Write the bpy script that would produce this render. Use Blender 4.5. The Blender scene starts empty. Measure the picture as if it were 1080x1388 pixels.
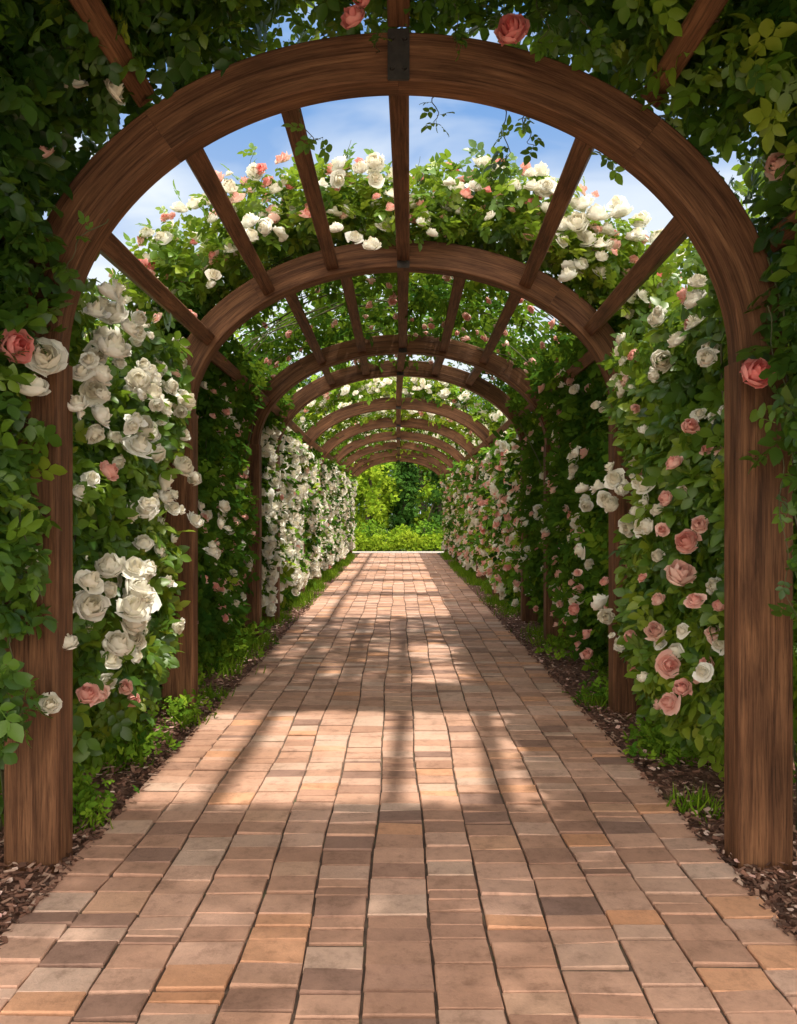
import bpy, math, numpy as np
from mathutils import Vector
rng=np.random.default_rng(11)
sc=bpy.context.scene
col=sc.collection
PI=math.pi
# ------------------------------------------------------------ helpers
def vnoise(P,seed=0):
    P=np.asarray(P,float)+1000.0
    i=np.floor(P).astype(np.int64); f=P-i; f=f*f*(3-2*f)
    def h(a,b,c):
        v=(a*374761393+b*668265263+c*1274126177+seed*974711)&0xffffffff
        v=((v^(v>>13))*1103515245)&0xffffffff
        v=((v^(v>>16))*69069)&0xffffffff
        return ((v^(v>>11))&0xffff)/65535.0
    r=0
    for dx in (0,1):
        for dy in (0,1):
            for dz in (0,1):
                w=(f[:,0] if dx else 1-f[:,0])*(f[:,1] if dy else 1-f[:,1])*(f[:,2] if dz else 1-f[:,2])
                r=r+w*h(i[:,0]+dx,i[:,1]+dy,i[:,2]+dz)
    return r
def fbm(P,seed=0):
    P=np.asarray(P,float)
    return .6*vnoise(P,seed)+.3*vnoise(P*2.1,seed+1)+.1*vnoise(P*4.3,seed+2)
def nrm(v):
    v=np.asarray(v,float); return v/(np.linalg.norm(v,axis=-1,keepdims=True)+1e-9)
def empty(name):
    e=bpy.data.objects.new(name,None); e.empty_display_size=.3; col.objects.link(e); return e
def raw_mesh(name,V,loops,starts,mat,parent=None,attrs=None,smooth=False,uv=None):
    me=bpy.data.meshes.new(name)
    me.vertices.add(len(V)); me.vertices.foreach_set('co',np.asarray(V,np.float32).ravel())
    me.loops.add(len(loops)); me.loops.foreach_set('vertex_index',np.asarray(loops,np.int32))
    me.polygons.add(len(starts)); me.polygons.foreach_set('loop_start',np.asarray(starts,np.int32))
    try:
        tot=np.diff(np.append(starts,len(loops))).astype(np.int32)
        me.polygons.foreach_set('loop_total',tot)
    except Exception: pass
    me.update(calc_edges=True)
    if attrs:
        for k,a in attrs.items():
            at=me.attributes.new(k,'FLOAT','POINT'); at.data.foreach_set('value',np.asarray(a,np.float32))
    if uv is not None:
        l=me.uv_layers.new(name='UVMap'); l.data.foreach_set('uv',np.asarray(uv,np.float32).ravel())
    me.polygons.foreach_set('use_smooth',np.full(len(starts),bool(smooth)))
    me.materials.append(mat)
    ob=bpy.data.objects.new(name,me); col.objects.link(ob)
    if parent: ob.parent=parent
    return ob
def face_mesh(name,V,F,mat,parent=None,attrs=None,smooth=False,uv=None):
    loops=[i for f in F for i in f]; starts=np.cumsum([0]+[len(f) for f in F])[:-1]
    return raw_mesh(name,np.array(V),loops,starts,mat,parent,attrs,smooth,uv)
def inst(name,tm,pos,n,d,scale,rnd,mat,parent=None,smooth=True,flower=False):
    V,F,T=tm
    if flower:
        z=nrm(n); y=nrm(d-z*np.sum(d*z,1,keepdims=True))
    else:
        y=nrm(d); z=nrm(n-y*np.sum(n*y,1,keepdims=True))
    x=np.cross(y,z)
    M=np.stack([x,y,z],1)*np.asarray(scale).reshape(-1,1,1)
    W=np.einsum('vk,mkc->mvc',V,M)+pos[:,None,:]
    nv=len(V); m=len(pos)
    tl=np.array([i for f in F for i in f]); ts=np.cumsum([0]+[len(f) for f in F])[:-1]
    loops=(tl[None,:]+(np.arange(m)*nv)[:,None]).ravel()
    starts=(ts[None,:]+(np.arange(m)*len(tl))[:,None]).ravel()
    return raw_mesh(name,W.reshape(-1,3),loops,starts,mat,parent,
        {'rnd':np.repeat(rnd,nv),'tint':np.tile(T,m)},smooth)
def inst_multi(name,tms,pos,n,d,scale,rnd,mat,parent,flower=False):
    k=len(tms); idx=np.arange(len(pos))%k
    for j,t in enumerate(tms):
        s=idx==j
        if s.sum(): inst(name if j==0 else f"{name}_{'abcdefg'[j]}",t,pos[s],n[s],d[s],np.asarray(scale)[s],rnd[s],mat,parent,True,flower)
# ------------------------------------------------------------ templates
def leaflet(V,F,T,base,ang,L,w,hi,z0=0,tilt=0):
    b=len(V)
    if hi:
        P=[(0,0,0),(-.20,.18,.05),(-.30,.45,.07),(-.19,.78,.02),(0,1,-.10),(.19,.78,.02),(.30,.45,.07),(.20,.18,.05),(0,.3,0),(0,.7,-.02)]
        Fs=[(0,7,8),(0,8,1),(7,6,8),(1,8,2),(6,5,9,8),(8,9,3,2),(5,4,9),(9,4,3)]
    else:
        P=[(0,0,0),(-.30,.48,.07),(0,1,-.08),(.30,.48,.07)]
        Fs=[(0,3,2),(0,2,1)]
    c,s=math.cos(ang),math.sin(ang)
    for (x,y,z) in P:
        x*=L*w; y*=L; z*=L
        z+=-y*tilt
        V.append((base[0]+c*x+s*y,base[1]-s*x+c*y,base[2]+z+z0)); T.append(0.5)
    for f in Fs: F.append(tuple(b+i for i in f))
def compound(hi,seed):
    r=np.random.default_rng(seed); V=[];F=[];T=[]
    if hi:
        w=.012
        V+=[(-w,0,0),(w,0,0),(w*.6,.55,-.02),(-w*.6,.55,-.02)]; T+=[.5]*4; F.append((0,1,2,3))
    leaflet(V,F,T,(0,.55,-.02),r.normal(0,.1),.5,1.15,hi,0,.15)
    for yy,L in ((.42,.42),(.15,.34)):
        for sgn in (-1,1):
            leaflet(V,F,T,(0,yy+r.normal(0,.03),-.01),sgn*(1.05+r.normal(0,.15)),L*(1+r.normal(0,.08)),1.15,hi,0,r.normal(.1,.15))
    return (np.array(V),F,np.array(T))
HI=[compound(True,i) for i in range(3)]
LO=[compound(False,i+9) for i in range(2)]
def rose(g,layers,seed):
    r=np.random.default_rng(seed); V=[];F=[];T=[]
    for (R,H,am,cnt,f) in layers:
        a0=r.uniform(0,6.28)
        for k in range(cnt):
            th=a0+2*PI*k/cnt+r.normal(0,.14); Rk=R*(1+r.normal(0,.10)); Hk=H*(1+r.normal(0,.11)); amx=math.radians(am*(1+r.normal(0,.07)))
            W=PI/cnt*1.35; b=len(V); ph=r.uniform(0,6.28)
            for iv in range(g):
                v=.12+.88*iv/(g-1)
                for iu in range(g):
                    u=-1+2*iu/(g-1)
                    ve=v*(1-.22*u*u*v); a=ve*amx
                    wv=W*(.45+.55*math.sin(min(1,v*1.15)*PI/2))
                    rr=Rk*math.sin(a)*(1+.10*math.sin(3*u+ph)*v)+f*.07*v**5
                    zz=Hk*(1-math.cos(a))/(1-math.cos(amx))-f*.12*v**6+.08*math.sin(2.8*u+ph)*v*v
                    t=th+u*wv
                    V.append((rr*math.cos(t),rr*math.sin(t),zz-.45)); T.append(min(1,f*.8+.2*v))
            for iv in range(g-1):
                for iu in range(g-1):
                    q=b+iv*g+iu; F.append((q,q+1,q+g+1,q+g))
    return (np.array(V),F,np.array(T))
L6=[(.16,1.16,152,3,0),(.32,1.20,146,4,.15),(.48,1.18,138,5,.3),(.64,1.08,130,5,.5),(.80,.92,122,6,.75),(.95,.66,112,6,1)]
L3=[(.34,1.18,146,3,.1),(.64,1.05,132,4,.5),(.94,.72,116,5,1)]
L5=[(.14,1.05,150,3,0),(.30,1.0,140,4,.2),(.52,.85,125,5,.45),(.76,.62,110,5,.8),(1.02,.38,98,5,1)]
RH=[rose(5,L6,i) for i in range(4)]+[rose(5,L5,i+40) for i in range(2)]
RL=[rose(3,L3,i+20) for i in range(3)]
# ------------------------------------------------------------ materials
def newmat(name):
    m=bpy.data.materials.new(name); m.use_nodes=True; nt=m.node_tree; nt.nodes.clear()
    return m,nt,nt.nodes,nt.links
def ramp(N,stops):
    r=N.new('ShaderNodeValToRGB'); e=r.color_ramp.elements
    while len(e)<len(stops): e.new(.5)
    for i,(p,c) in enumerate(stops): e[i].position=p; e[i].color=(*c,1)
    return r
def leafmat(name,stops,tr=.35,trc=(.16,.30,.03),gloss=False):
    m,nt,N,L=newmat(name)
    at=N.new('ShaderNodeAttribute'); at.attribute_name='rnd'
    rp=ramp(N,stops); L.new(at.outputs['Fac'],rp.inputs[0])
    if gloss:
        p=N.new('ShaderNodeBsdfPrincipled'); p.inputs['Roughness'].default_value=.38
        p.inputs['Specular IOR Level'].default_value=.5
        L.new(rp.outputs[0],p.inputs['Base Color'])
    else:
        p=N.new('ShaderNodeBsdfDiffuse'); L.new(rp.outputs[0],p.inputs[0])
    o=N.new('ShaderNodeOutputMaterial')
    if tr<=0:
        L.new(p.outputs[0],o.inputs[0]); return m
    t=N.new('ShaderNodeBsdfTranslucent')
    mx=N.new('ShaderNodeMix'); mx.data_type='RGBA'; mx.inputs[0].default_value=.55
    L.new(rp.outputs[0],mx.inputs[6]); mx.inputs[7].default_value=(*trc,1)
    L.new(mx.outputs[2],t.inputs[0])
    s=N.new('ShaderNodeMixShader'); s.inputs[0].default_value=tr
    L.new(p.outputs[0],s.inputs[1]); L.new(t.outputs[0],s.inputs[2])
    L.new(s.outputs[0],o.inputs[0]); return m
ST=[(0,(.022,.070,.012)),(.4,(.055,.135,.018)),(.7,(.125,.24,.022)),(1,(.26,.34,.03))]
M_leaf=leafmat('rose_leaf',ST,.36,(.34,.48,.03),True)
M_leaf2=leafmat('rose_leaf_matte',ST,.30,(.34,.48,.03))
M_leaf3=leafmat('rose_leaf_inner',ST,0)
M_hedge=leafmat('hedge_leaf',[(0,(.05,.13,.014)),(.5,(.12,.23,.02)),(1,(.23,.34,.028))],0)
M_bright=leafmat('bright_shrub_leaf',[(0,(.08,.17,.012)),(.5,(.18,.30,.02)),(1,(.31,.40,.03))],.2,(.34,.45,.03))
M_dark=leafmat('dark_tree_leaf',[(0,(.018,.055,.012)),(.6,(.045,.11,.018)),(1,(.09,.18,.025))],0)
M_grass=leafmat('grass_blade',[(0,(.07,.16,.012)),(.6,(.16,.28,.02)),(1,(.26,.36,.03))],.25,(.26,.40,.03))
def petalmat(name,inner,outer,alt,tr=.22):
    m,nt,N,L=newmat(name)
    at=N.new('ShaderNodeAttribute'); at.attribute_name='tint'
    rp=ramp(N,[(0,inner),(.75,outer)]); L.new(at.outputs['Fac'],rp.inputs[0])
    a2=N.new('ShaderNodeAttribute'); a2.attribute_name='rnd'
    mx=N.new('ShaderNodeMix'); mx.data_type='RGBA'; L.new(a2.outputs['Fac'],mx.inputs[0])
    L.new(rp.outputs[0],mx.inputs[6]); 
    rp2=ramp(N,[(0,tuple(.5*(i+a) for i,a in zip(inner,alt))),(1,alt)]); L.new(at.outputs['Fac'],rp2.inputs[0])
    L.new(rp2.outputs[0],mx.inputs[7])
    p=N.new('ShaderNodeBsdfDiffuse'); L.new(mx.outputs[2],p.inputs[0])
    t=N.new('ShaderNodeBsdfTranslucent'); L.new(mx.outputs[2],t.inputs[0])
    s=N.new('ShaderNodeMixShader'); s.inputs[0].default_value=tr
    L.new(p.outputs[0],s.inputs[1]); L.new(t.outputs[0],s.inputs[2])
    o=N.new('ShaderNodeOutputMaterial'); L.new(s.outputs[0],o.inputs[0]); return m
M_white=petalmat('white_petal',(.90,.82,.60),(.93,.92,.86),(.92,.88,.77))
M_pink=petalmat('pink_petal',(.86,.32,.26),(.90,.53,.46),(.92,.73,.63))
M_coral=petalmat('coral_petal',(.86,.15,.14),(.90,.36,.34),(.92,.50,.44))
def woodmat():
    m,nt,N,L=newmat('stained_wood')
    uv=N.new('ShaderNodeTexCoord')
    def noise(sx,sy,det,dist,rough=.6):
        mp=N.new('ShaderNodeMapping'); mp.inputs['Scale'].default_value=(sx,sy,1); L.new(uv.outputs['UV'],mp.inputs[0])
        n=N.new('ShaderNodeTexNoise'); n.inputs['Scale'].default_value=1; n.inputs['Detail'].default_value=det; n.inputs['Distortion'].default_value=dist; n.inputs['Roughness'].default_value=rough
        L.new(mp.outputs[0],n.inputs['Vector']); return n
    n1=noise(1.6,32,8,1.0,.65); n2=noise(2.6,9,5,.3); n3=noise(5,170,4,.2,.7)
    rp=ramp(N,[(.25,(.03,.012,.006)),(.42,(.125,.055,.027)),(.62,(.225,.108,.054)),(.8,(.33,.172,.09))]); L.new(n1.outputs[0],rp.inputs[0])
    rp2=ramp(N,[(.3,(.55,.52,.50)),(.7,(1.2,1.17,1.12))]); L.new(n2.outputs[0],rp2.inputs[0])
    rp3=ramp(N,[(.36,(.48,.45,.43)),(.52,(1.05,1.05,1.05))]); L.new(n3.outputs[0],rp3.inputs[0])
    mx=N.new('ShaderNodeMix'); mx.data_type='RGBA'; mx.blend_type='MULTIPLY'; mx.inputs[0].default_value=1
    L.new(rp.outputs[0],mx.inputs[6]); L.new(rp2.outputs[0],mx.inputs[7])
    m3=N.new('ShaderNodeMix'); m3.data_type='RGBA'; m3.blend_type='MULTIPLY'; m3.inputs[0].default_value=.9
    L.new(mx.outputs[2],m3.inputs[6]); L.new(rp3.outputs[0],m3.inputs[7])
    p=N.new('ShaderNodeBsdfPrincipled'); p.inputs['Roughness'].default_value=.66; p.inputs['Specular IOR Level'].default_value=.25
    L.new(m3.outputs[2],p.inputs['Base Color'])
    ad=N.new('ShaderNodeMath'); ad.operation='MULTIPLY_ADD'; ad.inputs[1].default_value=.4; L.new(n3.outputs[0],ad.inputs[0]); L.new(n1.outputs[0],ad.inputs[2])
    b=N.new('ShaderNodeBump'); b.inputs['Strength'].default_value=.7; b.inputs['Distance'].default_value=.006
    L.new(ad.outputs[0],b.inputs['Height']); L.new(b.outputs[0],p.inputs['Normal'])
    o=N.new('ShaderNodeOutputMaterial'); L.new(p.outputs[0],o.inputs[0]); return m
M_wood=woodmat()
def simple(name,stops,scale,rough=.8,bump=.3,dist=.01,detail=6,coord='Object',metal=0):
    m,nt,N,L=newmat(name)
    tc=N.new('ShaderNodeTexCoord'); n=N.new('ShaderNodeTexNoise'); n.inputs['Scale'].default_value=scale; n.inputs['Detail'].default_value=detail
    n.inputs['Roughness'].default_value=.65
    L.new(tc.outputs[coord],n.inputs['Vector'])
    rp=ramp(N,stops); L.new(n.outputs[0],rp.inputs[0])
    p=N.new('ShaderNodeBsdfPrincipled'); p.inputs['Roughness'].default_value=rough; p.inputs['Metallic'].default_value=metal
    L.new(rp.outputs[0],p.inputs['Base Color'])
    b=N.new('ShaderNodeBump'); b.inputs['Strength'].default_value=bump; b.inputs['Distance'].default_value=dist
    L.new(n.outputs[0],b.inputs['Height']); L.new(b.outputs[0],p.inputs['Normal'])
    o=N.new('ShaderNodeOutputMaterial'); L.new(p.outputs[0],o.inputs[0]); return m
M_metal=simple('dark_iron',[(.3,(.02,.018,.017)),(.7,(.05,.042,.038))],30,.6,.2,.002,metal=.2)
M_mulch=simple('bark_mulch',[(.3,(.055,.026,.017)),(.5,(.19,.088,.058)),(.7,(.31,.175,.125))],26,.95,.9,.03,9)
M_soil=simple('lawn_ground',[(.3,(.04,.08,.015)),(.5,(.07,.13,.025)),(.7,(.11,.12,.05))],3,.95,.5,.03,9)
M_sand=simple('joint_sand',[(.3,(.05,.033,.024)),(.55,(.15,.10,.072)),(.75,(.10,.12,.045))],14,.95,.8,.01,8)
M_conc=simple('pale_paving',[(.3,(.44,.38,.33)),(.7,(.54,.48,.42))],6,.8,.2,.004,8)
M_bark=simple('tree_bark',[(.3,(.03,.02,.014)),(.7,(.11,.08,.055))],8,.9,.7,.03,8)
M_cane=simple('rose_cane',[(.3,(.04,.07,.02)),(.7,(.12,.09,.045))],20,.7,.3,.003,4)
def chipmat():
    m,nt,N,L=newmat('wood_chip'); at=N.new('ShaderNodeAttribute'); at.attribute_name='rnd'
    rp=ramp(N,[(0,(.07,.034,.022)),(.5,(.24,.11,.072)),(.85,(.38,.22,.155)),(1,(.52,.37,.29))]); L.new(at.outputs['Fac'],rp.inputs[0])
    p=N.new('ShaderNodeBsdfPrincipled'); p.inputs['Roughness'].default_value=.85; L.new(rp.outputs[0],p.inputs['Base Color'])
    o=N.new('ShaderNodeOutputMaterial'); L.new(p.outputs[0],o.inputs[0]); return m
M_chip=chipmat()
def brickmat():
    m,nt,N,L=newmat('clay_brick')
    at=N.new('ShaderNodeAttribute'); at.attribute_name='rnd'
    rp=ramp(N,[(0,(.31,.19,.15)),(.2,(.46,.265,.19)),(.42,(.57,.335,.24)),(.62,(.63,.395,.30)),(.82,(.62,.44,.35)),(1,(.67,.345,.20))]); L.new(at.outputs['Fac'],rp.inputs[0])
    tc=N.new('ShaderNodeTexCoord'); n=N.new('ShaderNodeTexNoise'); n.inputs['Scale'].default_value=13; n.inputs['Detail'].default_value=10; n.inputs['Roughness'].default_value=.75
    L.new(tc.outputs['Object'],n.inputs['Vector'])
    r2=ramp(N,[(.28,(.56,.53,.50)),(.48,(.96,.95,.94)),(.72,(1.17,1.15,1.12))]); L.new(n.outputs[0],r2.inputs[0])
    mx=N.new('ShaderNodeMix'); mx.data_type='RGBA'; mx.blend_type='MULTIPLY'; mx.inputs[0].default_value=1
    L.new(rp.outputs[0],mx.inputs[6]); L.new(r2.outputs[0],mx.inputs[7])
    n3=N.new('ShaderNodeTexNoise'); n3.inputs['Scale'].default_value=1.1; n3.inputs['Detail'].default_value=6; L.new(tc.outputs['Object'],n3.inputs['Vector'])
    r3=ramp(N,[(.35,(.76,.73,.69)),(.6,(1.04,1.04,1.04))]); L.new(n3.outputs[0],r3.inputs[0])
    m2=N.new('ShaderNodeMix'); m2.data_type='RGBA'; m2.blend_type='MULTIPLY'; m2.inputs[0].default_value=1
    L.new(mx.outputs[2],m2.inputs[6]); L.new(r3.outputs[0],m2.inputs[7])
    nf=N.new('ShaderNodeTexNoise'); nf.inputs['Scale'].default_value=120; nf.inputs['Detail'].default_value=4; L.new(tc.outputs['Object'],nf.inputs['Vector'])
    ad=N.new('ShaderNodeMath'); ad.operation='MULTIPLY_ADD'; ad.inputs[1].default_value=.35; L.new(nf.outputs[0],ad.inputs[0]); L.new(n.outputs[0],ad.inputs[2])
    p=N.new('ShaderNodeBsdfPrincipled'); p.inputs['Roughness'].default_value=.75; p.inputs['Specular IOR Level'].default_value=.3; L.new(m2.outputs[2],p.inputs['Base Color'])
    b=N.new('ShaderNodeBump'); b.inputs['Strength'].default_value=.6; b.inputs['Distance'].default_value=.007
    L.new(ad.outputs[0],b.inputs['Height']); L.new(b.outputs[0],p.inputs['Normal'])
    o=N.new('ShaderNodeOutputMaterial'); L.new(p.outputs[0],o.inputs[0]); return m
M_brick=brickmat()
# ------------------------------------------------------------ ground
def sheet(name,x0,x1,y0,y1,z,mat,parent=None):
    return face_mesh(name,[(x0,y0,z),(x1,y0,z),(x1,y1,z),(x0,y1,z)],[(0,1,2,3)],mat,parent)
sheet('ground',-400,400,-400,400,0,M_soil)
PW=1.185; PEND=24.6
for s in (-1,1):
    n1,n2=9,120; V=[];F=[]
    for j in range(n2):
        for i in range(n1):
            x=PW-.01+i/(n1-1)*1.35; y=-.5+j/(n2-1)*24.9
            z=.012+.035*(.5+.5*math.sin(y*2.1+i))*math.sin(i/(n1-1)*PI)
            V.append((s*x,y,z))
    for j in range(n2-1):
        for i in range(n1-1):
            q=j*n1+i; F.append((q,q+1,q+n1+1,q+n1) if s>0 else (q,q+n1,q+n1+1,q+1))
    mb=face_mesh('mulch_bed',V,F,M_mulch,None,None,True)
    n=10000
    y=2.0+rng.random(n)**1.7*9; x=PW-.03+rng.random(n)**1.15*.78
    z=np.full(n,.037)+rng.random(n)*.012+.02*np.sin((x-PW)/1.35*PI)
    tm=(np.array([(-.5,-.22,0),(.5,-.16,.02),(.42,.2,.0),(-.4,.16,.05),(-.4,-.15,-.12),(.4,.1,-.1)]),[(0,1,2,3),(0,4,5,1),(3,2,5,4)],np.zeros(6))
    inst('wood_chips',tm,np.stack([s*x,y,z],1),nrm(np.stack([rng.normal(0,.35,n),rng.normal(0,.35,n),np.ones(n)],1)),
         nrm(np.stack([rng.normal(0,1,n),rng.normal(0,1,n),rng.normal(0,.2,n)],1)),rng.uniform(.012,.045,n),rng.random(n)**1.4,M_chip,mb,False)
path=empty('brick_path')
sheet('joint_sand',-PW+.01,PW-.01,-.9,PEND,.029,M_sand,path)
ncol=13; cw=2*PW/ncol; V=[];F=[];R=[]
y=-.8
while y<PEND-.1:
    rl=rng.choice([.135,.125,.115,.10,.08],p=[.2,.22,.2,.2,.18])
    rowt=rng.normal(0,.06)
    for c in range(ncol):
        def wob(k,yy): return 0 if k in(0,ncol) else .008*math.sin(yy*1.7+k*2.3)+.005*math.sin(yy*4.1+k)
        x0=-PW+c*cw; x1=x0+cw
        sh=.016*math.sin(c*1.9+1)+rng.normal(0,.005)
        pieces=[(y,y+rl)]
        if rng.random()<.05: mid=y+rl*.5; pieces=[(y,mid),(mid,y+rl)]
        for (ya,yb) in pieces:
            gx=.0030+rng.random()*.0025; gy=.0022+rng.random()*.0016; ya+=sh; yb2=yb+sh
            zt=.040+rng.normal(0,.0014); tx=rng.normal(0,.0014); ty=rng.normal(0,.0014); bv=.003
            b=len(V)
            jx=rng.normal(0,.0014,4)
            if c in (0,ncol-1): jx*=3
            X0a=x0+wob(c,ya)+gx+jx[0]; X1a=x1+wob(c+1,ya)-gx+jx[1]; X0b=x0+wob(c,yb2)+gx+jx[2]; X1b=x1+wob(c+1,yb2)-gx+jx[3]
            Y0=ya+gy; Y1=yb2-gy
            V+=[(X0a,Y0,.02),(X1a,Y0,.02),(X1b,Y1,.02),(X0b,Y1,.02)]
            V+=[(X0a,Y0,zt-.003),(X1a,Y0,zt-.003),(X1b,Y1,zt-.003),(X0b,Y1,zt-.003)]
            V+=[(X0a+bv,Y0+bv,zt-tx-ty),(X1a-bv,Y0+bv,zt+tx-ty),(X1b-bv,Y1-bv,zt+tx+ty),(X0b+bv,Y1-bv,zt-tx+ty)]
            for k in range(4):
                k2=(k+1)%4; F.append((b+k,b+k2,b+4+k2,b+4+k)); F.append((b+4+k,b+4+k2,b+8+k2,b+8+k))
            F.append((b+8,b+9,b+10,b+11))
            t=.50+rowt+rng.normal(0,.23)
            if rng.random()<.09: t=rng.choice([.05,.98,.98,.15])
            R+=[min(1,max(0,t))]*12
    y+=rl
face_mesh('bricks',V,F,M_brick,path,{'rnd':R})
sheet('cross_path',-9,9,PEND,PEND+1.1,.03,M_conc)
sheet('bounce_fill_floor',-9,9,-16,-.9,.03,M_conc)  # unseen pale floor added behind the camera to bounce sunlight into the tunnel
n=620; yy=2.1+rng.random(n)**1.5*12; xx=np.where(rng.random(n)<.5,-1,1)*(PW+np.abs(rng.normal(.05,.25,n))); 
ptm=(np.array([(-.5,-.4,0),(0,-.5,-.03),(.5,-.3,.1),(.45,.4,.12),(0,.5,0),(-.45,.35,.1)]),[(0,1,4,5),(1,2,3,4)],np.full(6,.9))
inst('fallen_petals',ptm,np.stack([xx,yy,np.full(n,.055)],1),nrm(np.stack([rng.normal(0,.3,n),rng.normal(0,.3,n),np.ones(n)],1)),
   nrm(np.stack([rng.normal(0,1,n),rng.normal(0,1,n),np.zeros(n)],1)),rng.uniform(.012,.03,n),rng.random(n),M_pink)
# ------------------------------------------------------------ arches
TH=.185; DP=.115
def sweep(name,pts,nrms,w0,w1,y0,y1,mat,parent,u0=0,ch=.007):
    sec=[(w0+ch,y0),(w1-ch,y0),(w1,y0+ch),(w1,y1-ch),(w1-ch,y1),(w0+ch,y1),(w0,y1-ch),(w0,y0+ch)]
    sl=[0]; 
    for i in range(1,8): sl.append(sl[-1]+math.hypot(sec[i][0]-sec[i-1][0],sec[i][1]-sec[i-1][1]))
    tot=sl[-1]+ch*1.4
    V=[];F=[];UV=[];u=[u0]
    for i in range(1,len(pts)): u.append(u[-1]+math.hypot(pts[i][0]-pts[i-1][0],pts[i][1]-pts[i-1][1]))
    for (px,pz),(nx,nz) in zip(pts,nrms):
        for (w,yy) in sec: V.append((px+nx*w,yy,pz+nz*w))
    n=len(pts)
    for i in range(n-1):
        for k in range(8):
            k2=(k+1)%8; F.append((i*8+k,i*8+k2,(i+1)*8+k2,(i+1)*8+k))
            va=sl[k]; vb=sl[k+1] if k<7 else tot
            UV+=[(u[i],va),(u[i],vb),(u[i+1],vb),(u[i+1],va)]
    F.append(tuple(range(7,-1,-1))); UV+=[(u0,sl[k]) for k in range(7,-1,-1)]
    F.append(tuple((n-1)*8+k for k in range(8))); UV+=[(u[-1],sl[k]) for k in range(8)]
    return face_mesh(name,V,F,mat,parent,None,False,UV)
def box(name,c,s,mat,parent,rot=0,uvo=0):
    hx,hy,hz=s[0]/2,s[1]/2,s[2]/2; ch=min(.005,hx*.4,hz*.4)
    sec=[(-hx+ch,-hz),(hx-ch,-hz),(hx,-hz+ch),(hx,hz-ch),(hx-ch,hz),(-hx+ch,hz),(-hx,hz-ch),(-hx,-hz+ch)]
    cr,sr=math.cos(rot),math.sin(rot); V=[];F=[];UV=[];sl=[0]
    for i in range(1,8): sl.append(sl[-1]+math.hypot(sec[i][0]-sec[i-1][0],sec[i][1]-sec[i-1][1]))
    for yy in (-hy,hy):
        for (a,b) in sec: V.append((c[0]+a*cr-b*sr,c[1]+yy,c[2]+a*sr+b*cr))
    for k in range(8):
        k2=(k+1)%8; F.append((k,k2,8+k2,8+k)); va=sl[k]; vb=sl[k+1] if k<7 else sl[7]+.01
        UV+=[(uvo,va+uvo),(uvo,vb+uvo),(uvo+2*hy,vb+uvo),(uvo+2*hy,va+uvo)]
    F.append(tuple(range(7,-1,-1))); UV+=[(uvo,sl[k]*.2) for k in range(7,-1,-1)]
    F.append(tuple(8+k for k in range(8))); UV+=[(uvo,sl[k]*.2) for k in range(8)]
    return face_mesh(name,V,F,mat,parent,None,False,UV)
AR=[(.55,1.24,1.85,2.84,0),(2.96,1.222,1.84,2.842,0.0),(5.10,1.325,1.92,2.83,.03),(7.8,1.39,1.95,2.84,.04),(9.2,1.40,1.95,2.86,.02),(12.0,1.42,1.95,2.84,0),
    (14.5,1.42,1.95,2.84,0),(17.,1.42,1.95,2.84,0),(19.5,1.42,1.95,2.84,0),(22.,1.42,1.95,2.84,0),(24.4,1.42,1.95,2.84,0)]
arches=[]
for k,(yb,a,sp,ap,xc) in enumerate(AR):
    e=empty('wooden_arch'); arches.append(e); b=ap-sp; yf=yb-DP
    for s in (-1,1):
        pts=[(xc+s*a,-.1),(xc+s*a,.5),(xc+s*a,1.2),(xc+s*a,sp)]; nn=[(s,0)]*4
        if s>0: sweep('post_right',pts,nn,-.010,TH,yf-.01,yb+.012,M_wood,e,k*3.1+7)
        else: sweep('post_left',pts[::-1],nn,-.010,TH,yf-.01,yb+.012,M_wood,e,k*3.7)
    segs=[(0,.27),(.27,.5),(.5,.74),(.74,1)]
    for j,(t0,t1) in enumerate(segs):
        P=[];Nn=[]
        g=.0001
        for i in range(25):
            t=PI-PI*((t0+g)+(t1-t0-2*g)*i/24)
            P.append((xc+a*math.cos(t),sp+.001+b*math.sin(t))); q=Vector((math.cos(t)/a,math.sin(t)/b)).normalized(); Nn.append((q.x,q.y))
        sweep(f'curved_beam_{j+1}',P,Nn,0,TH-.012,yf,yb,M_wood,e,k*2.3+j*1.7,.006)
    box('apex_bracket',(xc,yf-.006,ap+TH*.5-.006),(.078,.012,TH*.98),M_metal,e)
    for bz in (.035,.14):
        for bx in(-.022,.022): box('bolt',(xc+bx,yf-.017,ap+bz),(.014,.012,.014),M_metal,e,.6)
def ring(k,t,off):
    yb,a,sp,ap,xc=AR[k]; b=ap-sp
    q=Vector((math.cos(t)/a,math.sin(t)/b)).normalized()
    return (xc+a*math.cos(t)+q.x*off, sp+b*math.sin(t)+q.y*off, math.atan2(-q.x,q.y))
def beam(k,t,off,w=.078,h=.115):
    y0=AR[k][0]+.002; y1=AR[k+1][0]-DP-.002
    x0,z0,r0=ring(k,t,off); x1,z1,r1=ring(k+1,t,off)
    ob=box('rafter',(0,0,0),(w,y1-y0,h),M_wood,arches[k],0,(k*1.3+t*2.1))
    me=ob.data
    for v in me.vertices:
        f=v.co.y/(y1-y0)+.5; r=r0+(r1-r0)*f; cx=x0+(x1-x0)*f; cz=z0+(z1-z0)*f
        a_,b_=v.co.x,v.co.z
        v.co=(cx+a_*math.cos(r)-b_*math.sin(r), y0+(y1-y0)*f, cz+a_*math.sin(r)+b_*math.cos(r))
for t in (20,50,90,130,160): beam(0,math.radians(t),TH+.06)
for t in (32,56,90,109,128,152): beam(1,math.radians(t),.095)
for k in range(2,10):
    for t in ((25,57,74,90,106,123,155) if k<4 else (25,90,155)): beam(k,math.radians(t),.095)
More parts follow.
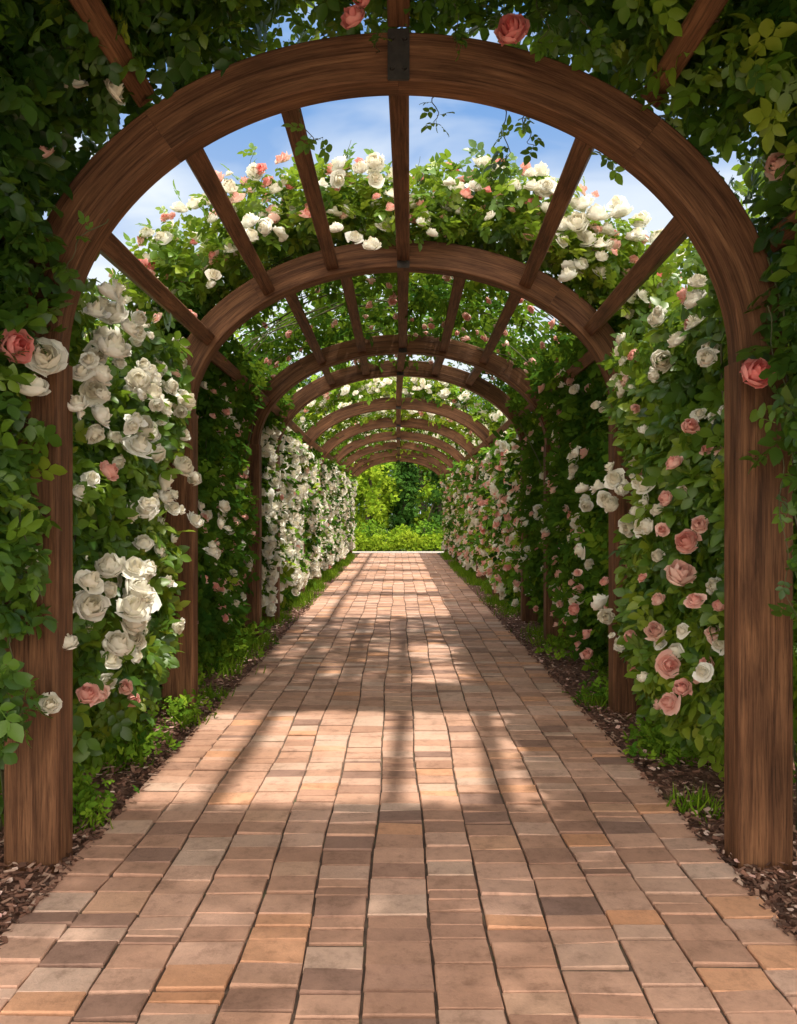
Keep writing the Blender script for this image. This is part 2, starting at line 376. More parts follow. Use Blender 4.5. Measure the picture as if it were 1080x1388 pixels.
# ------------------------------------------------------------ foliage
def XI(y): return np.interp(y,[0,2.96,5.1,7.8,30],[1.25,1.25,1.34,1.40,1.42])
AY=np.array([a[0]-DP/2 for a in AR])
def bayphase(y):
    k=np.clip(np.searchsorted(AY,y)-1,0,len(AY)-2); return (y-AY[k])/(AY[k+1]-AY[k])
def surfX(y,h):
    P=np.stack([y*1.3,h*1.3,np.zeros_like(y)],1)
    return XI(y)+.15-.14*np.sin(PI*np.clip(bayphase(y),0,1))-.30*(fbm(P*1.6,5)-.45)
def keep_clear(p):
    ok=np.ones(len(p),bool)
    for k,(yb,a,sp,ap,xc) in enumerate(AR):
        near=(p[:,1]>yb-DP-.10)&(p[:,1]<yb+.04)
        x=p[:,0]-xc; z=p[:,2]; b=ap-sp
        e=np.where(z>sp,np.hypot(x/(a+TH),(z-sp)/(b+TH)),np.abs(x)/(a+TH))
        ok&=~(near&(e<1.0)&(rng.random(len(p))<.93))
        inside=(p[:,1]>yb-.5)&(p[:,1]<yb+.1)&(np.where(z>sp,np.hypot(x/(a+.02),(z-sp)/(b+.02)),np.abs(x)/(a+.0))<1)
        ok&=~(inside&(rng.random(len(p))<.8))
    return ok
def wall_pts(side,y0,y1,h0,h1,n,thick=.5,front=2.2,thr=.36,seed=3):
    y=rng.uniform(y0,y1,n); h=h0+(h1-h0)*rng.random(n)
    dep=thick*rng.random(n)**front
    x=surfX(y,h)+dep
    lowf=np.clip((.55-h)/.5,0,1); x+=lowf*.22
    up=np.clip(h-1.85,0,2); x-=up*up*.30
    p=np.stack([side*x,y,h],1)
    cl=fbm(p*np.array([2.6,2.6,2.6]),seed+side)
    ok=(cl>thr-.12*rng.random(n))&(rng.random(n)>lowf*.6)
    p=p[ok]; return p[keep_clear(p)]
def ring_pts(y0,y1,t0,t1,o0,o1,n,thr=.33,seed=8,fs=2.4):
    y=rng.uniform(y0,y1,n); t=np.radians(rng.uniform(t0,t1,n)); off=o0+(o1-o0)*rng.random(n)**1.15
    a=XI(y)+TH+off+.12*np.abs(np.sin(2*t)); b=.93+TH+off*(1.0)+.10*np.abs(np.sin(2*t))+.08*(fbm(np.stack([t*2.5,y*1.4,y*0],1),2)-.5)*2
    p=np.stack([a*np.cos(t),y,1.9+b*np.sin(t)],1)
    cl=fbm(p*fs,seed); p=p[cl>thr-.1*rng.random(n)]; return p[keep_clear(p)]
def leaf_dirs(p,outv,rnd=.65,up=.55,droop=.35):
    n=len(p); N_=nrm(outv*.8+np.array([0,0,up])+rng.normal(0,rnd,(n,3)))
    D=nrm(outv*.35+np.array([0,0,-droop])+rng.normal(0,.7,(n,3))); return N_,D
def tint(p,seed=4,bias=0):
    return np.clip(.12+bias+.95*(fbm(p*1.7,seed)-.25)+rng.normal(0,.20,len(p)),0,1)
def add_leaves(name,p,outv,size,tm,mat,parent,bias=0,**kw):
    if len(p)==0:return
    if mat is M_leaf and tm is LO: mat=M_leaf2
    N_,D=leaf_dirs(p,outv,**kw)
    inst_multi(name,tm,p,N_,D,rng.uniform(.65,1.3,len(p))*size,tint(p,4,bias),mat,parent)
def inward(p):
    v=-p.copy(); v[:,2]=np.where(p[:,2]<1.9,.0,1.9-p[:,2]); v[:,1]=-.35; return nrm(v)
def outw(p):
    v=p.copy(); v[:,1]=-.3; v[:,2]=np.maximum(p[:,2]-1.9,0)*1.2+.3; return nrm(v)
plants={-1:empty('climbing_rose'),1:empty('climbing_rose')}
canopy=empty('rose_canopy')
for s in (-1,1):
    e=plants[s]
    p=wall_pts(s,3.0,5.05,.16,2.25,5600,thr=.40); add_leaves('near_leaves',p,inward(p),.13,HI,M_leaf,e,.26 if s<0 else .28)
    p=wall_pts(s,3.0,5.2,.05,2.2,1200,thick=.7,front=.8,thr=.3); p[:,0]+=s*.22; add_leaves('backing_leaves',p,inward(p),.16,LO,M_leaf3,e,.1)
    p=wall_pts(s,5.05,9.2,.1,2.6,7500,thr=.30); add_leaves('mid_leaves',p,inward(p),.14,LO,M_leaf,e,-.02)
    p=wall_pts(s,5.0,9.2,.05,2.5,1800,thick=.7,front=.8,thr=.3); p[:,0]+=s*.22; add_leaves('mid_backing_leaves',p,inward(p),.20,LO,M_leaf3,e,-.05)
    p=wall_pts(s,9.2,24.6,.05,2.3,11000,thr=.28); add_leaves('far_leaves',p,inward(p),.19,LO,M_leaf3,e,.2)
    n=1800 if s<0 else 800
    y=rng.uniform(2.45,2.82,n); h=rng.uniform(.55 if s<0 else .35,3.1,n)
    x=1.29+.22*rng.random(n)-.13*(fbm(np.stack([y,h*2.2,h*0+s],1),31)-.35)*1.6
    if s>0: x+=.04
    p=np.stack([s*x,y,h],1); cl=fbm(p*3,77+s); p=p[cl>(.39 if s<0 else .46)]
    add_leaves('post_leaves',p,inward(p),.115,HI,M_leaf,e,.0)
    p=wall_pts(s,1.9,2.8,.1,2.6,900,thr=.3); p[:,0]+=s*.16; add_leaves('side_leaves',p,inward(p),.14,LO,M_leaf3,e,-.05)
    n=3300
    y=rng.uniform(2.3,3.08,n); t=np.radians(rng.uniform(2,68,n)); off=.03+.75*rng.random(n)
    p=np.stack([s*(1.222+TH+off)*np.cos(t),y,1.84+(1.0+TH+off)*np.sin(t)],1); p=p[fbm(p*3.1,41+s)>(.32 if s<0 else .44)]; p=p[keep_clear(p)]
    add_leaves('corner_leaves',p,inward(p)*.6,.12,HI,M_leaf,e,-.08 if s<0 else .38)
p=ring_pts(.5,2.5,12,168,.13,.42,4800,thr=.18); add_leaves('entrance_canopy_leaves',p,outw(p),.17,LO,M_leaf3,canopy,.05)
p=ring_pts(2.5,3.05,45,135,.06,.5,3000,thr=.24); add_leaves('front_canopy_leaves',p,outw(p),.11,HI,M_leaf,canopy,.15)
p=ring_pts(4.78,5.5,8,172,.0,.42,5400,thr=.34); add_leaves('arch_crest_leaves',p,outw(p),.115,HI,M_leaf,canopy,.42)
p=ring_pts(5.3,9.3,5,175,-.02,.34,8500,thr=.46,fs=1.7); add_leaves('roof_leaves',p,outw(p),.15,LO,M_leaf,canopy,.02)
p=ring_pts(3.15,4.8,4,36,.12,.42,1400,thr=.52,fs=3.0); add_leaves('shoulder_leaves',p,outw(p),.12,HI,M_leaf,canopy,.3)
for k in range(5,11):
    yb=AR[k][0]
    p=ring_pts(yb-.28,yb+.18,5,175,-.03,.36,1250,thr=.32); add_leaves('arch_crest_leaves',p,outw(p),.16,LO,M_leaf,canopy,.4)
    p=ring_pts(yb-2.5,yb,5,20,-.05,.22,300,thr=.3); p2=p.copy(); p2[:,0]*=-1; p=np.concatenate([p,p2]); add_leaves('shoulder_leaves',p,outw(p),.17,LO,M_leaf,canopy,.25)
# ------------------------------------------------------------ roses
def add_roses(name,p,ax,r,hi,mat,parent,cluster=0):
    n=len(p)
    if n==0:return
    r=np.asarray(r,float)
    if cluster:
        P=[p];A=[ax];R_=[r]
        for j in range(cluster):
            m=rng.random(n)<.62; d=nrm(rng.normal(0,1,(n,3))*np.array([.45,1,1])); 
            P.append((p+d*r[:,None]*1.5)[m]); A.append((ax+d*.5)[m]); R_.append((r*rng.uniform(.45,.9,n))[m])
        p=np.concatenate(P); ax=np.concatenate(A); r=np.concatenate(R_); n=len(p)
    ax=nrm(ax+rng.normal(0,.38,(n,3))); d=nrm(rng.normal(0,1,(n,3)))
    inst_multi(name,RH if hi else RL,p,ax,d,r,rng.random(n)**1.5,mat,parent,True)
def arr(l): return np.array(l,float)
leftW=[(3.21,1.96,.085),(3.24,1.86,.075),(3.51,2.17,.085),(3.42,2.05,.08),(3.91,2.19,.06),(3.33,1.81,.075),(3.70,1.91,.075),(3.97,1.90,.075),(3.85,1.98,.06),(4.58,1.94,.085),
 (4.4,1.99,.07),(3.70,1.615,.09),(4.03,1.725,.09),(4.5,1.56,.085),(4.22,1.46,.07),(3.8,1.31,.065),(4.35,1.33,.06),(4.9,1.26,.07),(3.5,1.06,.085),(3.86,1.0,.08),(3.7,.94,.09),
 (3.21,.92,.09),(3.5,.885,.10),(3.86,.88,.085),(3.5,.72,.08),(3.86,.68,.075),(3.9,.79,.075),(4.15,1.10,.05),(4.35,.925,.06),(5.3,1.04,.07),(5.5,1.34,.06),(5.45,1.22,.05),(4.5,.65,.05),
 (3.1,1.72,.06),(3.6,1.72,.06),(3.45,2.27,.06),(3.05,.8,.05),(4.7,1.75,.06),(4.05,1.34,.04),(3.3,1.70,.07),(3.15,2.10,.07),(3.6,2.05,.07),(4.2,1.85,.07),(4.1,1.60,.06),(4.75,1.5,.06)]
p=arr([(-1.17,z*.955,1.3+(h-1.3)*.955) for z,h,r in leftW]); p[:,0]+=rng.normal(0,.03,len(p)); 
add_roses('white_roses',p,np.tile([.70,-.45,.6],(len(p),1)),arr([r for *_,r in leftW])*.76,True,M_white,plants[-1],2)
lp=[(3.3,1.47,.05),(4.58,2.41,.06),(3.5,.53,.04),(3.07,.60,.05),(3.2,.56,.05),(4.3,2.05,.035),(3.6,.45,.035)]
p=arr([(-1.20,z,h) for z,h,r in lp]); add_roses('pink_roses',p,np.tile([.75,-.5,.35],(len(p),1)),arr([r for *_,r in lp])*.9,True,M_pink,plants[-1])
p=arr([(-1.195,2.70,1.825),(-1.235,2.68,1.72),(-1.19,2.72,.645),(-1.25,2.70,1.15),(-1.09,2.66,2.74),(-.95,2.68,2.72)])
add_roses('white_roses',p,np.tile([.5,-.7,.35],(len(p),1)),arr([.066,.060,.040,.040,.052,.046]),True,M_white,plants[-1])
p=arr([(-1.255,2.62,1.845)]); add_roses('coral_rose',p,np.tile([.4,-.8,.3],(1,1)),arr([.056]),True,M_coral,plants[-1])
rightW=[(3.23,2.16,.06),(3.7,2.2,.06),(3.63,1.99,.065),(3.44,2.04,.055),(4.43,1.49,.075),(4.79,1.46,.065),(5.2,1.45,.06),(5.1,1.34,.055),(4.5,1.34,.065),(4.15,1.22,.07),(3.97,1.23,.065),
 (5.3,1.04,.065),(3.9,1.70,.04),(5.44,2.14,.045),(4.74,.76,.075),(4.3,.59,.055),(3.15,.67,.05),(3.38,.80,.04),(5.4,1.7,.045),(4.85,1.95,.04),(4.3,1.98,.045),(3.1,1.9,.05),(4.0,1.45,.04),(4.65,1.38,.06),(4.3,1.42,.05)]
p=arr([(1.20,z,h) for z,h,r in rightW]); add_roses('white_roses',p,np.tile([-.6,-.55,.6],(len(p),1)),arr([r for *_,r in rightW])*.82,True,M_white,plants[1],1)
rp_=[(3.55,1.36,.045),(3.29,1.18,.065),(3.37,1.04,.08),(3.7,.75,.06),(3.5,.63,.07),(3.52,.46,.065),(5.4,.64,.055),(3.44,1.51,.05),(3.25,1.65,.045),(4.6,.9,.035),(3.9,.98,.035),(5.3,.9,.035),(4.1,.66,.04),(4.0,1.82,.03),(3.15,1.25,.045),
  (3.35,.56,.05),(3.2,.95,.05),(3.6,1.22,.04),(3.65,.9,.04)]
p=arr([(1.19,z,h) for z,h,r in rp_]); add_roses('pink_roses',p,np.tile([-.6,-.6,.5],(len(p),1)),arr([r for *_,r in rp_])*.82,True,M_pink,plants[1])
p=arr([(1.215,2.70,1.77),(.385,2.72,2.945),(-.155,2.72,2.985),(-.12,2.70,3.05)]); add_roses('coral_roses',p,np.tile([-.2,-.75,.5],(len(p),1)),arr([.056,.060,.046,.044]),True,M_coral,canopy)
p=arr([(1.08,2.66,2.98),(1.27,2.66,2.46),(1.31,2.64,2.41),(.98,2.68,2.88),(-1.18,2.66,2.5)]); add_roses('peach_roses',p,np.tile([-.2,-.9,.2],(len(p),1)),arr([.048,.05,.042,.034,.034]),True,M_pink,canopy)
cr=[(1.02,2.72,.07),(1.38,2.61,.075),(1.06,3.02,.085),(1.18,3.07,.09),(1.25,3.0,.08),(1.15,2.94,.08),(1.42,2.95,.07),(1.32,3.08,.08),(.98,3.02,.075),(1.1,3.13,.07),(1.2,2.9,.06),(-.26,2.95,.06),(-.16,2.89,.065),(-.37,2.98,.055),
 (-.88,3.02,.07),(-.79,2.99,.065),(-.70,2.97,.055),(-1.1,2.72,.05),(-.86,3.33,.06),(-.35,3.36,.07),(-.14,3.38,.075),(-.22,3.34,.06),(.88,3.25,.075),(.95,3.22,.07),(.8,3.24,.06),(-1.5,2.96,.055),(.2,2.97,.045),(.55,3.07,.04),(-.45,3.25,.05),(.3,3.25,.05),(-1.0,3.22,.06),(-1.3,3.1,.06),(1.46,3.05,.075),(1.55,2.93,.075),(1.65,2.78,.07),(1.3,3.15,.07)]
p=arr([(x,4.70+.10*rng.random(),h) for x,h,r in cr]); 
a_=np.tile([0,-.55,.8],(len(p),1)); add_roses('white_roses',p,a_,arr([r for *_,r in cr])*.86,True,M_white,canopy,1)
def thin_to(p,n):
    idx=rng.permutation(len(p))[:n]; return p[idx]
q=thin_to(ring_pts(4.8,6.2,10,170,.30,.44,1500),150); add_roses('white_roses_top',q,outw(q)+np.array([0,-.3,0]),rng.uniform(.04,.07,len(q)),False,M_white,canopy)
q=thin_to(ring_pts(4.74,5.0,10,170,.02,.42,1500),70); add_roses('white_roses_front',q,outw(q)+np.array([0,-.6,0]),rng.uniform(.03,.06,len(q)),True,M_white,canopy)
q=thin_to(ring_pts(4.70,5.2,10,170,.02,.46,1600),170); add_roses('blush_roses_top',q,outw(q)+np.array([0,-.6,0]),rng.uniform(.025,.05,len(q)),False,M_pink,canopy)
q=thin_to(ring_pts(4.70,5.2,10,170,.02,.46,900),40); add_roses('coral_roses_top',q,outw(q)+np.array([0,-.6,0]),rng.uniform(.025,.045,len(q)),False,M_coral,canopy)
q=thin_to(ring_pts(5.3,9.0,5,175,-.10,-.02,900),180); add_roses('roof_pink_roses',q,inward(q),rng.uniform(.022,.042,len(q)),False,M_pink,canopy)
for k in range(5,11):
    yb=AR[k][0]
    q=thin_to(ring_pts(yb-.38,yb+.2,8,172,.02,.40,1500),230); add_roses('white_crest_roses',q,outw(q)+np.array([0,-.8,0]),rng.uniform(.045,.08,len(q)),False,M_white,canopy)
    q=thin_to(ring_pts(yb-.4,yb+.2,8,172,.02,.42,400),25); add_roses('pink_crest_roses',q,outw(q)+np.array([0,-.8,0]),rng.uniform(.04,.06,len(q)),False,M_pink,canopy)
def wall_roses(s,y0,y1,h0,h1,n,r0,r1,mat,name,hi=False,offx=-.04):
    y=rng.uniform(y0,y1,n); h=rng.uniform(h0,h1,n); x=surfX(y,h)+offx; up=np.clip(h-1.85,0,2); x-=up*up*.30
    p=np.stack([s*x,y,h],1); p=p[(fbm(p*1.8,60+s)>.42)|(rng.random(n)<.30)]; p=p[keep_clear(p)]
    ax=np.tile([-s*.75,-.45,.55],(len(p),1)); add_roses(name,p,ax,rng.uniform(r0,r1,len(p)),hi,mat,plants[s])
wall_roses(-1,5.2,7.7,.4,2.4,90,.025,.045,M_pink,'small_pink_roses')
wall_roses(-1,5.2,9.0,.4,2.3,60,.035,.055,M_white,'small_white_roses')
wall_roses(1,5.2,9.0,.3,2.4,120,.03,.05,M_pink,'small_pink_roses')
wall_roses(1,5.2,9.0,.4,2.4,80,.035,.055,M_white,'small_white_roses')
wall_roses(1,3.2,5.0,.3,2.3,50,.022,.04,M_pink,'bud_roses',True)
wall_roses(1,3.2,5.0,.4,2.3,50,.028,.05,M_white,'bud_white_roses',True)
wall_roses(-1,3.2,5.0,.4,2.3,60,.025,.052,M_white,'bud_white_roses',True)
wall_roses(-1,8.0,24.4,.25,2.2,3500,.04,.08,M_white,'wall_white_roses',False,-.06)
wall_roses(-1,8.3,24.4,.25,2.2,120,.04,.06,M_pink,'wall_pink_roses',False,-.06)
wall_roses(1,9.0,24.4,.2,2.2,800,.04,.07,M_pink,'wall_pink_roses',False,-.06)
wall_roses(1,9.0,24.4,.2,2.2,1300,.04,.07,M_white,'wall_white_roses',False,-.06)
# ------------------------------------------------------------ canes and sprigs
def canes(name,lines,parent,rad=.006,mat=M_cane):
    cu=bpy.data.curves.new(name,'CURVE'); cu.dimensions='3D'; cu.bevel_depth=rad; cu.bevel_resolution=1
    for l in lines:
        s=cu.splines.new('POLY'); s.points.add(len(l)-1)
        for i,pt in enumerate(l): s.points[i].co=(*pt,1); s.points[i].radius=1-.6*i/len(l)
    cu.materials.append(mat); ob=bpy.data.objects.new(name,cu); col.objects.link(ob); ob.parent=parent
for s in (-1,1):
    ls=[]
    for i in range(90):
        y=rng.uniform(2.4,9); x=float(XI(y))+.24+rng.random()*.25; l=[]; dx,dy=rng.normal(0,.05),rng.normal(0,.12); 
        for j in range(12):
            h=j*.2; l.append((s*(x+dx*j*.3+.04*math.sin(j*1.1+i)-max(0,h-1.8)**2*.35),y+dy*j*.35+.05*math.sin(j*.8+i*2),h))
        ls.append(l)
    canes('canes',ls,plants[s],.008)
ls=[]
for i in range(34):
    y=rng.uniform(5.2,8.6); t0=rng.uniform(.2,2.2); l=[];o=rng.uniform(.05,.25)+TH
    for j in range(14):
        t=t0+j*.09; l.append(((1.3+o)*math.cos(t),y+.06*j*math.sin(i),1.87+(.95+o)*math.sin(t)+.03*math.sin(j+i)))
    ls.append(l)
canes('canes',ls,canopy,.007)
def sprig(pts,nleaf,size,parent,rad=.0025):
    pts=np.array(pts,float); m=12; t=np.linspace(0,1,m); seg=np.linspace(0,1,len(pts))
    P=np.stack([np.interp(t,seg,pts[:,k]) for k in range(3)],1); P+=.012*np.sin(np.arange(m)[:,None]*np.array([1.3,.9,.7]))
    canes('sprig_stem',[[tuple(q) for q in P]],parent,rad)
    tt=rng.random(nleaf)*.9+.1; Q=np.stack([np.interp(tt,t,P[:,k]) for k in range(3)],1)
    d=P[-1]-P[0]; D=nrm(nrm(d)*.5+rng.normal(0,.6,(nleaf,3))); N_=nrm(np.array([0,-.5,.8])+rng.normal(0,.5,(nleaf,3)))
    inst_multi('sprig_leaves',HI,Q,N_,D,rng.uniform(.7,1.2,nleaf)*size,rng.uniform(.2,.8,nleaf),M_leaf,parent)
for pts,nl,sz in [([(.17,2.70,3.15),(.19,2.70,3.0),(.21,2.70,2.85)],16,.07),([(.13,3.02,2.90),(.15,3.04,2.76)],6,.07),([(.40,3.05,2.86),(.42,3.08,2.70),(.41,3.08,2.64)],8,.08),
    ([(.47,3.05,2.84),(.52,3.08,2.70)],7,.08),([(-.40,3.02,2.84),(-.34,3.05,2.74),(-.30,3.05,2.72)],5,.09),([(.62,4.9,3.2),(.55,4.85,3.42),(.50,4.85,3.52)],9,.12),([(.62,4.9,3.2),(.68,4.85,3.40)],6,.11),
    ([(.45,2.72,3.1),(.5,2.70,2.95),(.47,2.68,2.86)],9,.09),([(-.95,4.9,3.25),(-.88,4.85,3.5)],6,.09),([(-.33,4.9,3.3),(-.3,4.85,3.55)],7,.09),([(.15,4.9,3.2),(.12,4.85,3.45)],7,.08),
    ([(-.99,2.72,2.3),(-1.10,2.70,2.2),(-1.13,2.70,2.1)],6,.08),([(1.25,2.7,2.0),(1.28,2.68,1.75),(1.33,2.68,1.6)],12,.09),([(1.3,2.7,1.5),(1.29,2.68,1.2),(1.34,2.68,.9)],16,.09),
    ([(-1.3,2.7,1.4),(-1.22,2.62,1.2),(-1.18,2.62,1.0)],14,.10),([(-1.32,2.7,1.0),(-1.26,2.62,.8),(-1.24,2.62,.6)],10,.09),([(-1.3,2.7,.7),(-1.2,2.68,.62)],5,.08),
    ([(.75,3.0,2.82),(.82,3.1,2.66)],7,.09),([(-.1,3.02,2.98),(-.06,2.66,2.9)],6,.07),([(.6,2.7,3.0),(.68,2.66,2.84)],9,.09),([(-.6,2.7,3.05),(-.55,2.66,2.9)],8,.08)]:
    sprig(pts,nl,sz,canopy)
# ------------------------------------------------------------ ground plants
def tufts(name,centers,rad,nb,h,mat=M_grass):
    C=np.array(centers,float); idx=rng.integers(0,len(C),nb); 
    p=np.zeros((nb,3)); p[:,:2]=C[idx,:2]+rng.normal(0,rad,(nb,2)); p[:,2]=.02
    tm=(np.array([(-.05,0,0),(.05,0,0),(.035,.5,.06),(-.035,.5,.06),(0,1,.25)]),[(0,1,2,3),(3,2,4)],np.zeros(5))
    D=nrm(np.stack([rng.normal(0,.4,nb),rng.normal(0,.4,nb),np.ones(nb)],1)); N_=rng.normal(0,1,(nb,3))
    return inst(name,tm,p,N_,D,rng.uniform(.5,1.3,nb)*h,rng.random(nb),mat)
cs=[(-(PW+.12+.24*rng.random()),y) for y in rng.uniform(5.8,24,300)]+[(PW+.12+.24*rng.random(),y) for y in rng.uniform(7.4,24,260)]
cs=[c for c in cs if vnoise(np.array([[c[0],c[1]*1.1,0]]),3)[0]>.36]
g=tufts('grass',cs,.07,16000,.11)
cs=[(-1.5,3.95),(-1.42,4.15),(-1.6,4.0),(-1.38,4.0),(1.55,4.2),(1.5,4.1),(1.45,4.35),(1.4,4.25),(-1.3,3.25),(-1.27,4.75),(1.3,5.2),(-1.26,5.4),(1.28,3.4),(1.42,4.15)]
tufts('weeds',cs,.055,1900,.09)
herb=empty('ground_herbs')
C=np.array([(-1.5,3.95),(-1.38,4.1),(-1.42,4.3),(-1.35,3.3),(1.45,4.15),(1.5,4.25),(1.42,4.3),(-1.5,6.3),(-1.5,6.8),(-1.45,7.2),(-1.4,6.6),(-1.5,5.7),(1.55,6.0),(-1.5,3.4),(-1.4,7.6),(-1.32,4.9),(1.36,5.3),(1.4,6.8),(1.4,4.1)])
idx=rng.integers(0,len(C),1700); p=np.zeros((1700,3)); p[:,:2]=C[idx]+rng.normal(0,.08,(1700,2)); p[:,2]=.03+rng.random(1700)*.12*(1+.8*(C[idx][:,1]>5.5))
add_leaves('herb_leaves',p,np.tile([0,-.3,.6],(1700,1)),.065,HI,M_hedge,herb,.25,up=.9,droop=-.6)
# ------------------------------------------------------------ surroundings
def hedge(name,x0,x1,y0,y1,h,n,size,mat,bias=0,seed=1):
    e=empty(name); p=np.stack([rng.uniform(x0,x1,n),rng.uniform(y0,y1,n),h*rng.random(n)**.8],1)
    top=h*(.55+.7*fbm(np.stack([p[:,0]*1.5,p[:,1]*1.5,p[:,0]*0],1),seed)); ok=p[:,2]<top; p=p[ok]
    cl=fbm(p*1.8,seed+5); p=p[cl>.36]
    o=np.tile([0,-.3,.6],(len(p),1)); o[:,0]=-np.sign(p[:,0])*.5
    add_leaves('leaves',p,o,size,LO,mat,e,bias)
    st=[]
    for i in range(int(max(4,(x1-x0+y1-y0)*1.2))):
        x,y=rng.uniform(x0,x1),rng.uniform(y0,y1); st.append([(x,y,-.05),(x+rng.normal(0,.1),y+rng.normal(0,.1),h*.4),(x+rng.normal(0,.3),y+rng.normal(0,.2),h*.75)])
    canes('stems',st,e,.02,M_bark)
hedge('hedge',-4.6,-3.8,3,26,2.2,4000,.30,M_hedge,.2,3)
hedge('hedge',3.8,4.6,3,26,2.2,4000,.30,M_hedge,.35,4)
def shrub(name,cx,cy,r,h,n,size,mat,bias):
    e=empty(name); u=nrm(rng.normal(0,1,(n,3))); u[:,2]=np.abs(u[:,2]); rad=rng.random(n)**.3*(1+.16*(fbm(u*2.2+cx,9)-.5)*2)
    p=np.stack([cx+u[:,0]*r*rad,cy+u[:,1]*r*rad,.05+u[:,2]*h*rad],1); p=p[fbm(p*3,14)>.33]
    add_leaves('leaves',p,nrm(p-np.array([cx,cy,0])),size,LO,mat,e,bias)
    canes('stems',[[(cx,cy,-.05),(cx+rng.normal(0,.3)*r,cy+rng.normal(0,.3)*r,h*.8)] for _ in range(7)],e,.015,M_bark)
for (x,y,r,h,m,b) in [(-1.5,26.6,.62,.66,M_bright,.38),(-.6,26.7,.55,.5,M_bright,.25),(.3,26.6,.6,.62,M_bright,.42),(1.2,26.8,.62,.52,M_bright,.25),(2.3,26.8,.8,.8,M_bright,.2),(-2.7,26.8,.8,.8,M_bright,.2),
      (-.95,28.4,.7,.95,M_hedge,.1),(1.1,28.5,.8,.95,M_hedge,.0),(.1,28.9,.6,.75,M_bright,.4),(2.2,28.4,.9,1.2,M_hedge,.0),(-2.2,28.4,.9,1.3,M_hedge,.1)]:
    shrub('garden_shrub',x,y,r,h,1100,.12,m,b)
def tubemesh(V,F,P,R,seg=8):
    b=len(V)
    for i,(q,r) in enumerate(zip(P,R)):
        for k in range(seg): a=2*PI*k/seg; V.append((q[0]+r*math.cos(a),q[1]+r*math.sin(a),q[2]))
    for i in range(len(P)-1):
        for k in range(seg): F.append((b+i*seg+k,b+i*seg+(k+1)%seg,b+(i+1)*seg+(k+1)%seg,b+(i+1)*seg+k))
def tree(name,x,y,H,cr,mat,seed,conic=False,n=4200,size=.34,bias=None):
    r=np.random.default_rng(seed); e=empty(name); V=[];F=[]
    P=[(x+.1*math.sin(i+seed),y+.1*math.cos(i*1.3),H*.85*i/7-.1) for i in range(8)]; tubemesh(V,F,P,[.035*H*(1-i/8.5)+.02 for i in range(8)])
    cen=[]
    for i in range(34):
        if conic:
            z=H*(.06+.9*r.random()); R=cr*(1-z/H)*r.random()**.5
        else:
            u=r.normal(0,1,3); u/=np.linalg.norm(u); z=H*.58+u[2]*H*.40; R=cr*math.sqrt(max(.05,1-u[2]**2))*r.uniform(.5,1)
        a=r.uniform(0,6.28); c=(x+R*math.cos(a),y+R*math.sin(a),z); cen.append(c)
        if i<16: 
            b0=P[2+i%5]; mid=tuple((b0[k]*.5+c[k]*.5)+(.2 if k==2 else 0) for k in range(3)); tubemesh(V,F,[b0,mid,c],[.012*H,.008*H,.01],5)
    face_mesh('trunk_and_limbs',V,F,M_bark,e,None,True)
    C=np.array(cen); idx=r.integers(0,len(C),n); sg=cr*.17
    p=C[idx]+r.normal(0,1,(n,3))*np.array([sg,sg,sg*.8]); p=p[p[:,2]>.1]
    o=nrm(p-np.array([x,y,H*.5])); o[:,2]+=.3
    add_leaves('crown_leaves',p,o,size,LO,mat,e,r.uniform(-.1,.3) if bias is None else bias)
tree('evergreen_tree',1.75,32,3.9,1.0,M_dark,1,True,3500,.18,.15)
tree('evergreen_tree',.30,32.5,4.2,1.0,M_dark,2,True,3500,.18,.1)
tree('evergreen_tree',-2.4,34,4.0,1.3,M_dark,3,True,3000,.22)
tree('small_tree',-1.15,31.8,3.2,.95,M_bright,9,False,2600,.2,.35)
tree('small_tree',1.05,36,3.9,1.1,M_bright,12,False,2200,.24,.3)
for i,(x,y,H,c,m) in enumerate([(-2.6,38,8,3.2,M_hedge),(3.2,39,8,3.4,M_dark),(0,43,9,4,M_dark),(-7,40,9,4,M_dark),(8,41,9,4,M_hedge),(-9,20,6,3,M_hedge),(9,18,6,3,M_hedge)]):
    tree('tree',x,y,H,c,m,50+i,False,3200,.42)
# ------------------------------------------------------------ light, sky, camera
Ldir=Vector((-.27,.10,-.955)).normalized()
sun=bpy.data.lights.new('sun','SUN'); sun.energy=5.0; sun.angle=math.radians(1.8); sun.color=(1,.94,.82)
so=bpy.data.objects.new('sun',sun); col.objects.link(so); so.rotation_mode='QUATERNION'; so.rotation_quaternion=Ldir.to_track_quat('-Z','Y'); so.location=(5,-4,15)
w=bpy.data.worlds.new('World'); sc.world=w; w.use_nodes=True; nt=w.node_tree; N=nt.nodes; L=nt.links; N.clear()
sky=N.new('ShaderNodeTexSky'); sky.sky_type='NISHITA'; sky.sun_disc=False; sky.sun_elevation=math.asin(-Ldir.z); sky.sun_rotation=math.atan2(-Ldir.x,-Ldir.y)
az=N.new('ShaderNodeMix'); az.data_type='RGBA'; az.inputs[0].default_value=.75; L.new(sky.outputs[0],az.inputs[6]); az.inputs[7].default_value=(.95,2.6,5.7,1)
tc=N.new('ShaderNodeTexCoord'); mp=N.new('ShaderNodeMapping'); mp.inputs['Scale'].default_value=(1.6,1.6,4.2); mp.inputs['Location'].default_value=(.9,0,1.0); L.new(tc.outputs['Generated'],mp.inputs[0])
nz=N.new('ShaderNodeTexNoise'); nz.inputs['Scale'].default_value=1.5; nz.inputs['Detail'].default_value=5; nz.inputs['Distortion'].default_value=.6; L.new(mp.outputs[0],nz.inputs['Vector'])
rp=ramp(N,[(.44,(.0,.0,.0)),(.70,(.98,.98,.98))]); L.new(nz.outputs[0],rp.inputs[0])
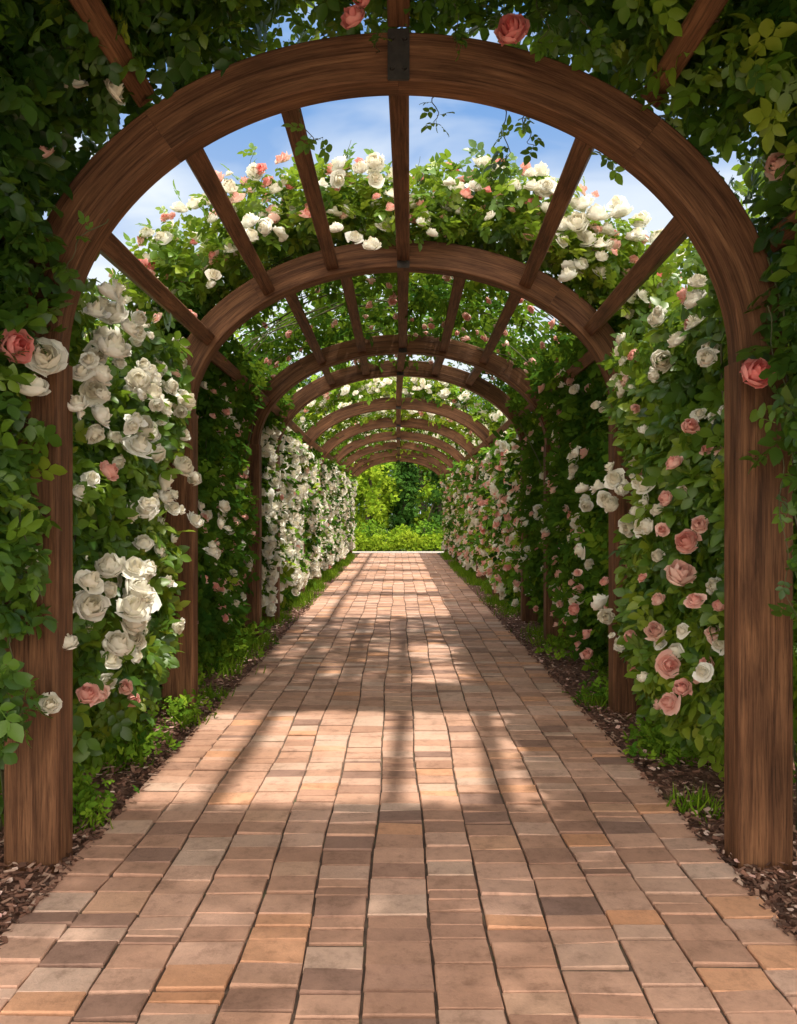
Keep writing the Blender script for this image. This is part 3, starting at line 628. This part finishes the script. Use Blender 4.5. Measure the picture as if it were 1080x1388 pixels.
sx=N.new('ShaderNodeSeparateXYZ'); L.new(tc.outputs['Generated'],sx.inputs[0])
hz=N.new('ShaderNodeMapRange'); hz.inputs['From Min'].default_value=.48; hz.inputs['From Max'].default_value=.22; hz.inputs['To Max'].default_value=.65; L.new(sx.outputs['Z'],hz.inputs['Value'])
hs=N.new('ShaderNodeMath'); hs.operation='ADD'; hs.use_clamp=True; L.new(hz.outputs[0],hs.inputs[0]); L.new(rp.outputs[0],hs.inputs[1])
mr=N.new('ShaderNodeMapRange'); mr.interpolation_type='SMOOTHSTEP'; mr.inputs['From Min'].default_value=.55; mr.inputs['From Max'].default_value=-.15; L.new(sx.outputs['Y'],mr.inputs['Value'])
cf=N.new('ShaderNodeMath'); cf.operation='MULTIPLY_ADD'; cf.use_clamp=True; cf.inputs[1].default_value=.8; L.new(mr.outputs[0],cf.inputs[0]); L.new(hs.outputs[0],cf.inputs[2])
cc=N.new('ShaderNodeMix'); cc.data_type='RGBA'; L.new(mr.outputs[0],cc.inputs[0]); cc.inputs[6].default_value=(6.1,6.6,7.1,1); cc.inputs[7].default_value=(21.5,19.8,17.4,1)  # unseen sky behind the camera is made extra bright as added fill light
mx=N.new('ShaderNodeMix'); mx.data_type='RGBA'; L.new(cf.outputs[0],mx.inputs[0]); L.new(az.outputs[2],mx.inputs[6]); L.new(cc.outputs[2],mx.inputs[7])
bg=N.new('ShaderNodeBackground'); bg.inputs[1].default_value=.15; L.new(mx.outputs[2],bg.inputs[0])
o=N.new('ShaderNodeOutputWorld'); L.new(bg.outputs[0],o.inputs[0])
cam=bpy.data.cameras.new('camera'); cam.sensor_fit='HORIZONTAL'; cam.sensor_width=36; cam.lens=36; cam.clip_end=1500; cam.clip_start=.05
co=bpy.data.objects.new('camera',cam); col.objects.link(co); co.location=(0,0,1.3); co.rotation_euler=(PI/2,0,0); sc.camera=co
sc.view_settings.view_transform='Standard'; sc.view_settings.look='None'; sc.view_settings.exposure=0
print('polys',sum(len(o.data.polygons) for o in bpy.data.objects if o.type=='MESH'))
